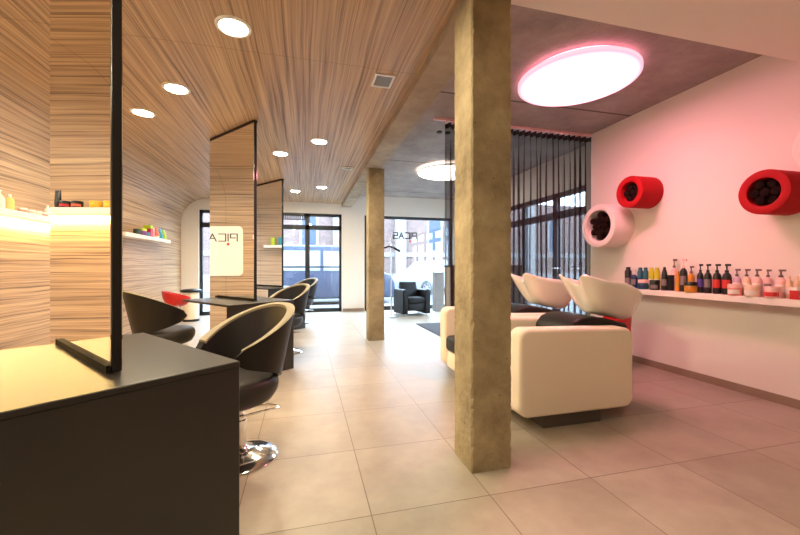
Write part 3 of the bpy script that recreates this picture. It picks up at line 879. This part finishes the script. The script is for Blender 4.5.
# ------------------------------------------------------------------ right wall: tubes, shelf, products
def wall_tube(label, y, z, r, m, name='towel_tube', D=.285, k=.64):
    t = thing(name, label, 'towel holder', (XR, y, z), 0, 'round towel tubes on the pink wall')
    X = Matrix.Rotation(-PI / 2, 4, 'Y')       # local z -> -x
    MB().lathe([(0, .001), (r, .001), (r, D - .012), (r - .004, D - .003), (r - .012, D), (r * k + .01, D), (r * k + .003, D - .003), (r * k, D - .012), (r * k, .04), (0, .04)], 72, m=X).build('tube', m, t, smooth=45)
    return t, r * k
def roll(label, x0, x1, y, z, r, group, proto=[None]):
    X = Matrix.Rotation(-PI / 2, 4, 'Y')
    if not proto[0]:
        n = 28; rings = []
        prof = [(.0, .0), (.75, 0), (.95, .02), (1, .06), (1, .94), (.95, .98), (.8, 1), (.72, .985), (.64, 1.0), (.5, .985), (.42, 1), (.25, .985), (.15, 1), (0, .99)]
        proto[0] = MB().lathe(prof, n, m=X).build('rolled_towel', M['towel'], None, smooth=60)
        o = proto[0]
    else:
        o = proto[0].copy(); COL.objects.link(o)
    o.location = (x1, y, z); o.scale = (x1 - x0, r, r)
    tag(o, label, 'towel', group)
TUBES = [('red round towel tube above the white one near the curtain', 3.325, 1.965, .177, 'tube_red', 'dark rolled towel inside the small red tube near the curtain', .05, .0355),
         ('pinkish white round towel tube next to the curtain', 3.775, 1.632, .265, 'tube_white', 'dark rolled towel inside the pinkish white tube next to the curtain', .022, .0385),
         ('larger red round towel tube near the right picture edge', 2.085, 1.72, .176, 'tube_red', 'dark rolled towel filling the red tube near the right picture edge', .025, .0355)]
for (lab, y, z, r, mk, tl, rec, rt) in TUBES:
    t, ri = wall_tube(lab, y, z, r, M[mk], k=.73 if mk == 'tube_white' else .63)
    # hexagonal packing
    for i in range(-8, 9):
        for k in range(-8, 9):
            px = (i + .5 * (k % 2)) * rt * 2.02; pz = k * rt * 1.755
            if math.hypot(px, pz) < ri - rt - .001:
                roll(tl, XR - .285 + rec + random.uniform(-.014, .014), XR - .045, y + px, z + pz, rt, 'rolled towels in the tube: ' + lab)
t, ri = wall_tube('cream round towel tube cut off by the upper right picture edge', 1.71, 1.985, .2, M['tube_white'])

sh = thing('wall_shelf', 'long white shelf of hair products on the pink wall', 'shelf', (XR, 1.3, .82))
MB().box(-.195, -.001, -2.3, 2.32, 0, .057, .003, 1).build('board', M['shelf'], sh)
ZP = .878
GB = 'hair products on the shelf along the pink wall'
PR = []
def rb(kind, name, cat, u, label, y, w, h, body, cap=None, lab=None, x=3.69):
    product(kind, name, label, cat, (x, y, ZP), w, h, Cc[body], Cc[cap] if cap else None, Cc[lab] if lab else None, GB)
rb('can', 'spray_can', 'bottle', 0, 'black can at the far left end of the product shelf', 3.528, 0.0355, 0.246, 'black', None, 'grey', 3.71)
rb('pump', 'pump_bottle', 'bottle', 0, 'dark blue bottle with pale pump beside the first black can', 3.411, 0.0327, 0.223, 'navy', 'white', 'grey', 3.67)
rb('can', 'bottle', 'bottle', 0, 'dark teal bottle, first of two, behind the teal jar', 3.366, 0.0295, 0.241, 'teal', 'teal', 'navy', 3.71)
rb('can', 'bottle', 'bottle', 0, 'dark teal bottle, second of two, next to the yellow-green pair', 3.298, 0.0278, 0.241, 'teal', 'teal', 'navy', 3.71)
rb('jar', 'cosmetic_jar', 'jar', 0, 'teal jar with pinkish lid in front of the teal bottles', 3.268, 0.0464, 0.107, 'teal', 'pink', 'navy', 3.64)
rb('can', 'bottle', 'bottle', 0, 'yellow-green bottle next to the teal bottles', 3.228, 0.0265, 0.241, 'lime', 'lime', 'white', 3.71)
rb('can', 'bottle', 'bottle', 0, 'yellow-green bottle next to the tall black tapered bottle', 3.159, 0.0290, 0.241, 'lime', 'lime', 'white', 3.71)
rb('jar', 'cosmetic_jar', 'jar', 0, 'black jar in front of the yellow-green bottles', 3.127, 0.0464, 0.107, 'black', 'black', 'grey', 3.64)
rb('cone', 'bottle', 'bottle', 0, 'black tapered bottle between the yellow-green bottles and a black box', 3.041, 0.0299, 0.247, 'black', 'black', 'grey', 3.67)
rb('box', 'carton', 'box', 0, 'small black box left of the tall pink pump bottle', 2.990, 0.0221, 0.163, 'black', None, None, 3.69)
rb('pump', 'pump_bottle', 'bottle', 0, 'tall pale pink pump bottle behind the black box', 2.992, 0.0305, 0.331, 'pink', 'brown', 'pink', 3.74)
rb('can', 'bottle', 'bottle', 0, 'slim amber bottle between the pink and the tall black pump bottle', 2.898, 0.0195, 0.206, 'amber', 'amber', 'gold', 3.67)
rb('pump', 'pump_bottle', 'bottle', 0, 'tallest black pump bottle, next to the slim amber bottle', 2.862, 0.0326, 0.328, 'black', 'pink', 'grey', 3.70)
rb('pump', 'pump_bottle', 'bottle', 0, 'amber pump bottle behind the gold jar', 2.795, 0.0283, 0.257, 'amber', 'brown', 'gold', 3.71)
rb('jar', 'cosmetic_jar', 'jar', 0, 'gold jar with black lid at the front of the shelf', 2.739, 0.0510, 0.101, 'gold', 'black', 'amber', 3.63)
rb('pump', 'pump_bottle', 'bottle', 0, 'black pump bottle with purple label', 2.686, 0.0262, 0.276, 'black', 'black', 'purple', 3.68)
rb('pump', 'pump_bottle', 'bottle', 0, 'black pump bottle with grey label right of the purple one', 2.618, 0.0291, 0.276, 'black', 'black', 'grey', 3.68)
rb('pump', 'pump_bottle', 'bottle', 0, 'black pump bottle with red label, first of the red pair', 2.538, 0.0325, 0.275, 'black', 'black', 'redl', 3.68)
rb('pump', 'pump_bottle', 'bottle', 0, 'black pump bottle with red label beside the lilac bottle', 2.457, 0.0346, 0.275, 'black', 'black', 'redl', 3.68)
rb('pump', 'pump_bottle', 'bottle', 0, 'lilac pump bottle behind the rose jar', 2.397, 0.0292, 0.230, 'lilac', 'brown', 'white', 3.71)
rb('pump', 'pump_bottle', 'bottle', 0, 'peach pump bottle right of the lilac one', 2.323, 0.0300, 0.230, 'peach', 'brown', 'white', 3.71)
rb('pump', 'pump_bottle', 'bottle', 0, 'pale pink pump bottle behind the cream jar', 2.247, 0.0329, 0.231, 'pink', 'brown', 'white', 3.71)
rb('pump', 'pump_bottle', 'bottle', 0, 'pale pink pump bottle behind the pink jar, the slimmer one', 2.183, 0.0263, 0.227, 'pink', 'brown', 'grey', 3.73)
rb('pump', 'pump_bottle', 'bottle', 0, 'widest pale pink pump bottle near the right picture edge', 2.092, 0.0352, 0.228, 'pink', 'brown', 'white', 3.72)
rb('jar', 'cosmetic_jar', 'jar', 0, 'rose jar at the front edge of the shelf', 2.362, 0.0467, 0.099, 'rose', 'pink', 'white', 3.63)
rb('jar', 'cosmetic_jar', 'jar', 0, 'cream jar at the front edge beside the rose jar', 2.234, 0.0493, 0.097, 'nude', 'nude', 'white', 3.63)
rb('jar', 'cosmetic_jar', 'jar', 0, 'pink jar at the front edge near the right picture edge', 2.094, 0.0492, 0.092, 'pink', 'pink', 'redl', 3.63)
rb('bottle', 'bottle', 'bottle', 0, 'peach bottle behind the red and white box', 2.029, 0.0203, 0.177, 'peach', 'peach', 'white', 3.70)
rb('bottle', 'bottle', 'bottle', 0, 'peach bottle at the right picture edge', 1.979, 0.0184, 0.178, 'peach', 'peach', 'white', 3.70)
rb('box', 'carton', 'box', 0, 'red and white box at the right end of the shelf', 1.952, 0.0247, 0.095, 'red', 'white', None, 3.63)
# ------------------------------------------------------------------ far furniture
# black armchair
t = thing('armchair', 'black leather club armchair in front of the shop window', 'armchair', (2.42, 8.28, 0), math.radians(7))
t.scale = (.95, .95, .97)
for s in (-1, 1):
    p = [(s * .365, .05), (s * .365, .56), (s * .345, .615), (s * .29, .63), (s * .235, .60), (s * .225, .52), (s * .225, .05)]
    MB().prism(p, -.33, .30, 'y', bev=.02, seg=3).build('arm', M['jet'], t, smooth=50)
MB().box(-.223, .223, -.30, .26, .12, .30, .02, 3).build('seat_base', M['jet'], t)
MB().box(-.222, .222, -.325, .22, .302, .44, .04, 4).build('seat_cushion', M['jet'], t, smooth=50)
bk = [(.10, .40), (.20, .78), (.26, .80), (.32, .76), (.33, .10), (.12, .10)]
MB().prism(bk, -.225, .225, 'x', bev=.03, seg=3).build('backrest', M['jet'], t, smooth=50)
MB().box(-.30, .30, .302, .345, .08, .60, .02, 2).build('back_panel', M['jet'], t)
for (x, y) in ((-.3, -.28), (.3, -.28), (-.3, .26), (.3, .26)):
    MB().lathe([(0, 0), (.02, 0), (.026, .052), (0, .052)], 16, x, y).build('foot', M['chrome'], t)
# coat stand and hanger
t = thing('coat_stand', 'slim steel coat stand left of the black armchair', 'coat stand', (1.86, 7.98, 0))
MB().lathe([(.016, .02), (.016, 1.83), (0, 1.835)], 16).build('pole', M['steel'], t)
MB().lathe([(0, 0), (.17, 0), (.172, .008), (.16, .018), (.03, .022), (0, .022)], 36).build('base', M['steel'], t)
for s in (-1, 1):
    MB().tube([(0, 0, 1.66), (s * .06, -.02, 1.665), (s * .10, -.03, 1.68), (s * .12, -.035, 1.72)], .008).build('hook', M['steel'], t)
t = thing('coat_hanger', 'black wooden coat hanger hanging from the coat stand', 'coat hanger', (1.80, 7.925, 1.668))
hp = []
n = 24; rings = []
for k in range(n + 1):
    u = -1 + 2 * k / n
    x = u * .25; z = -.09 - .10 * abs(u) ** 1.5
    y = -.02 * (u * u)
    hh = .02 + .020 * min(1, abs(u) * 1.3) if abs(u) < .95 else .012
    rings.append([(x, y - .016, z - hh), (x, y + .016, z - hh), (x, y + .016, z + .012), (x, y - .016, z + .012)])
MB().loft(rings).build('shoulder', M['black_metal'], t, smooth=50)
MB().tube([(0, 0, -.085), (0, 0, -.02), (.02, 0, .002), (0, 0, .012), (-.015, 0, .002)], .005).build('hook', M['steel'], t)
# door mat
o = MB().box(2.10, 3.5, 5.52, 6.87, .0005, .012, .003, 1).build('door_mat', M['mat_']); tag(o, 'dark grey mat on the floor in front of the reception area', 'mat')
# pedestal by the window
t = thing('display_pedestal', 'narrow grey wood pedestal right of the black armchair', 'pedestal', (3.26, 8.75, 0))
MB().box(-.11, .11, -.12, .12, 0, .95, .003, 1).build('body', M['greywood'], t); MB().box(-.115, .115, -.125, .125, .951, .98, .003, 1).build('top', M['greywood'], t)
# reception desk behind the curtain
t = thing('reception_desk', 'high grey wood reception desk seen through the sheer curtain', 'desk', (2.13, 5.22, 0))
MB().box(.03, 1.28, .0, .04, 0, 1.115, .002, 1).build('front_panel', M['greywood'], t)
MB().box(0, .03, 0, .20, 0, 1.115, .002, 1).build('end_panel', M['shelf'], t)
MB().box(1.28, 1.31, 0, .20, 0, 1.115, .002, 1).build('end_panel', M['greywood'], t)
MB().box(0, 1.31, -.01, .24, 1.116, 1.15, .002, 1).build('counter_top', M['greywood'], t)
t = thing('monitor', 'small black screen standing on the reception desk', 'monitor', (3.05, 5.32, 1.151))
MB().box(-.075, .075, -.01, .01, .02, .185, .004, 2).build('screen', M['black_metal'], t); MB().box(-.05, .05, -.04, .04, 0, .008).build('foot', M['black_metal'], t); MB().box(-.012, .012, .0105, .022, .008, .1).build('stand', M['black_metal'], t)
# window lettering (reads from the street)
mb, wl = lettering('PICAS', .15, .03, .002)
mb.v = [(v[0] * 1.05, v[1], v[2]) for v in mb.v]
o = mb.build('window_lettering', M['ink'], None, smooth=0)
o.rotation_euler = (0, 0, PI); o.location = (2.87, YF + .088, 1.87)
tag(o, 'dark salon name lettering on the shop window above the armchair, seen reversed', 'lettering')
o = MB().lathe([(0, 0), (.028, 0), (.028, .002), (0, .002)], 18, m=Matrix.Rotation(-PI / 2, 4, 'X')).build('window_dot', M['redink']); o.location = (2.69, YF + .0875, 1.80)
tag(o, 'red dot under the lettering on the shop window', 'decal')

# ------------------------------------------------------------------ street
struct(MB().box(-30, 40, 9.6, 11.2, -.14, -.02).build('pavement', M['paving']))
struct(MB().box(4.6, 40, -6, 9.6, -.14, -.02).build('pavement_side', M['paving']))
struct(MB().box(-30, 40, 11.2, 18.5, -.3, -.12).build('street', M['asphalt']))
struct(MB().box(-30, 40, 18.5, 24, -.3, -.02).build('pavement_far', M['paving']))
def arch_window(mb_f, mb_p, x, z0, w, h, y):
    n = 10
    def outl(k):
        hw = w / 2 + k
        p = [(x - hw, z0 - k), (x + hw, z0 - k), (x + hw, z0 + h * .62)]
        for i in range(1, n): 
            a = i / n
            p.append((x + hw * (1 - a ** 1.6), z0 + h * .62 + (h * .38 + k) * math.sin(a * PI / 2)))
        p.append((x, z0 + h + k))
        for i in range(n - 1, 0, -1):
            a = i / n
            p.append((x - hw * (1 - a ** 1.6), z0 + h * .62 + (h * .38 + k) * math.sin(a * PI / 2)))
        p.append((x - hw, z0 + h * .62))
        return p
    mb_f.prism(outl(.14), y - .06, y + .01, 'y'); mb_p.prism(outl(0), y - .075, y - .058, 'y')
bd = thing('building', 'pale brick building with tall arched windows across the street', 'building', (0, 21, 0))
MB().box(-14, 26, 0, 3, -.02, 5.2).build('wall', M['brick'], bd, smooth=0)
MB().box(-14, 26, -.08, -.001, 1.7, 1.95).build('string_course', M['stone'], bd, smooth=0)
MB().box(-14, 26, -.14, -.001, -.02, .7).build('base_course', M['stone'], bd, smooth=0)
for x in (-8.4, -4.2, 0.2, 3.2, 7.6, 8.75, 12, 16):
    ff = MB(); pp = MB()
    arch_window(ff, pp, x, 2.1, .75, 2.5, 0)
    fo = ff.build('window_surround', M['stone'], bd, smooth=0); pp.build('pane', M['pane_dark'], fo, smooth=0)
for x in (-6.2, -2, 1.8, 5.4, 10.5, 14):
    MB().box(x - .3, x + .3, -.4, -.001, -.02, 5).build('buttress', M['stone'], bd, smooth=0)
o = MB().box(9.2, 10.0, 18.9, 19.6, -.02, 1.9).build('gate_pillar', M['redbrick'], smooth=0); tag(o, 'red brick gate pillar across the street behind the white car', 'pillar')
sb = thing('side_building', 'plain pale house across the side street seen through the curtain', 'building', (14, 2, 0))
MB().box(0, 3, -8, 12, -.02, 5).build('wall', M['stone'], sb, smooth=0)
for y in (-4, -1, 2, 5, 8):
    MB().box(-.03, -.001, y, y + 1.1, 1, 2.6).build('window', M['pane_dark'], sb, smooth=0)

def vehicle(name, label, cat, loc, rz, L, W, prof, glass, paint, wr, axles):
    t = thing(name, label, cat, loc, rz)
    def shell(poly, inset, y):
        return poly
    MB().prism(prof, -W / 2, W / 2, 'y', bev=.07, seg=4).build('body', paint, t, smooth=50)
    for s in (-1, 1):
        for g in glass:
            MB().prism(g, s * (W / 2 - .001), s * (W / 2 + .012), 'y').build('side_window', M['sky_reflect_glass'], t, smooth=0)
        for ax in axles:
            m = Matrix.Translation((ax, s * (W / 2 - .07), wr - .0)) @ Matrix.Rotation(-s * PI / 2, 4, 'X')
            wo = MB().lathe([(0, -.09), (wr * .7, -.09), (wr, -.07), (wr, .07), (wr * .86, .098), (wr * .66, .1), (wr * .64, .08), (0, .08)], 36, m=m).build('wheel', M['rubber'], t)
            h = MB()
            h.lathe([(wr * .6, .085), (wr * .66, .104), (wr * .58, .104), (wr * .56, .085)], 36, m=m, cap=False)
            for k in range(7):
                h.box(.02, wr * .6, -.022, .022, .082, .1, m=m @ Matrix.Rotation(2 * PI * k / 7, 4, 'Z'))
            h.lathe([(0, .08), (.06, .08), (.05, .108), (0, .108)], 20, m=m)
            h.build('rim', M['steel'], wo)
    return t
vp = [(-2.45, .22), (-2.5, .6), (-2.48, 1.0), (-2.3, 1.80), (-2.1, 1.92), (1.1, 1.92), (1.4, 1.82), (1.95, 1.12), (2.4, .98), (2.52, .7), (2.5, .24)]
vg = [[(-2.2, 1.12), (-2.13, 1.72), (-1.2, 1.74), (-1.2, 1.12)], [(-1.1, 1.12), (-1.1, 1.74), (.1, 1.74), (.1, 1.12)], [(.2, 1.12), (.2, 1.74), (1.2, 1.7), (1.62, 1.12)]]
vehicle('van', 'blue-grey van parked right outside the glazed front', 'van', (.35, 12.6, -.12), 0, 5, 1.8, vp, vg, M['van_blue'], .33, (-1.55, 1.72))
cp = [(-2.0, .25), (-2.05, .6), (-1.95, .95), (-1.7, 1.05), (-1.25, 1.45), (-.9, 1.52), (.4, 1.52), (.75, 1.44), (1.35, 1.0), (1.95, .86), (2.08, .6), (2.02, .25)]
cg = [[(-1.6, 1.02), (-1.2, 1.38), (-.4, 1.43), (-.4, 1.02)], [(-.32, 1.02), (-.32, 1.43), (.4, 1.43), (.68, 1.36), (1.1, 1.02)]]
c = vehicle('car', 'white hatchback parked across the street beyond the armchair', 'car', (6.1, 16.6, -.12), math.radians(200), 4, 1.72, cp, cg, M['car_white'], .31, (-1.3, 1.3))

# ------------------------------------------------------------------ camera, world
cam = bpy.data.cameras.new('camera'); co = bpy.data.objects.new('camera', cam); COL.objects.link(co)
cam.sensor_width = 36; cam.sensor_fit = 'HORIZONTAL'; cam.lens = 366 / 800 * 36
cam.shift_y = -1 / 800
cam.clip_start = .05
co.location = (0, 0, 1.13); co.rotation_euler = (PI / 2, 0, -math.radians(14.5))
sc.camera = co
wd = bpy.data.worlds.new('world'); sc.world = wd; wd.use_nodes = True
bg = wd.node_tree.nodes['Background']; bg.inputs[0].default_value = (.60, .80, 1.0, 1); bg.inputs[1].default_value = 5.2
sc.view_settings.view_transform = 'Standard'; sc.view_settings.look = 'None'
sc.view_settings.exposure = 2.1; sc.view_settings.gamma = 1
try: sc.view_settings.use_curve_mapping = False
except Exception: pass
try:
    sc.cycles.use_denoising = True
    sc.cycles.max_bounces = 10; sc.cycles.diffuse_bounces = 5; sc.cycles.transparent_max_bounces = 24
    sc.cycles.sample_clamp_indirect = 8
except Exception: pass
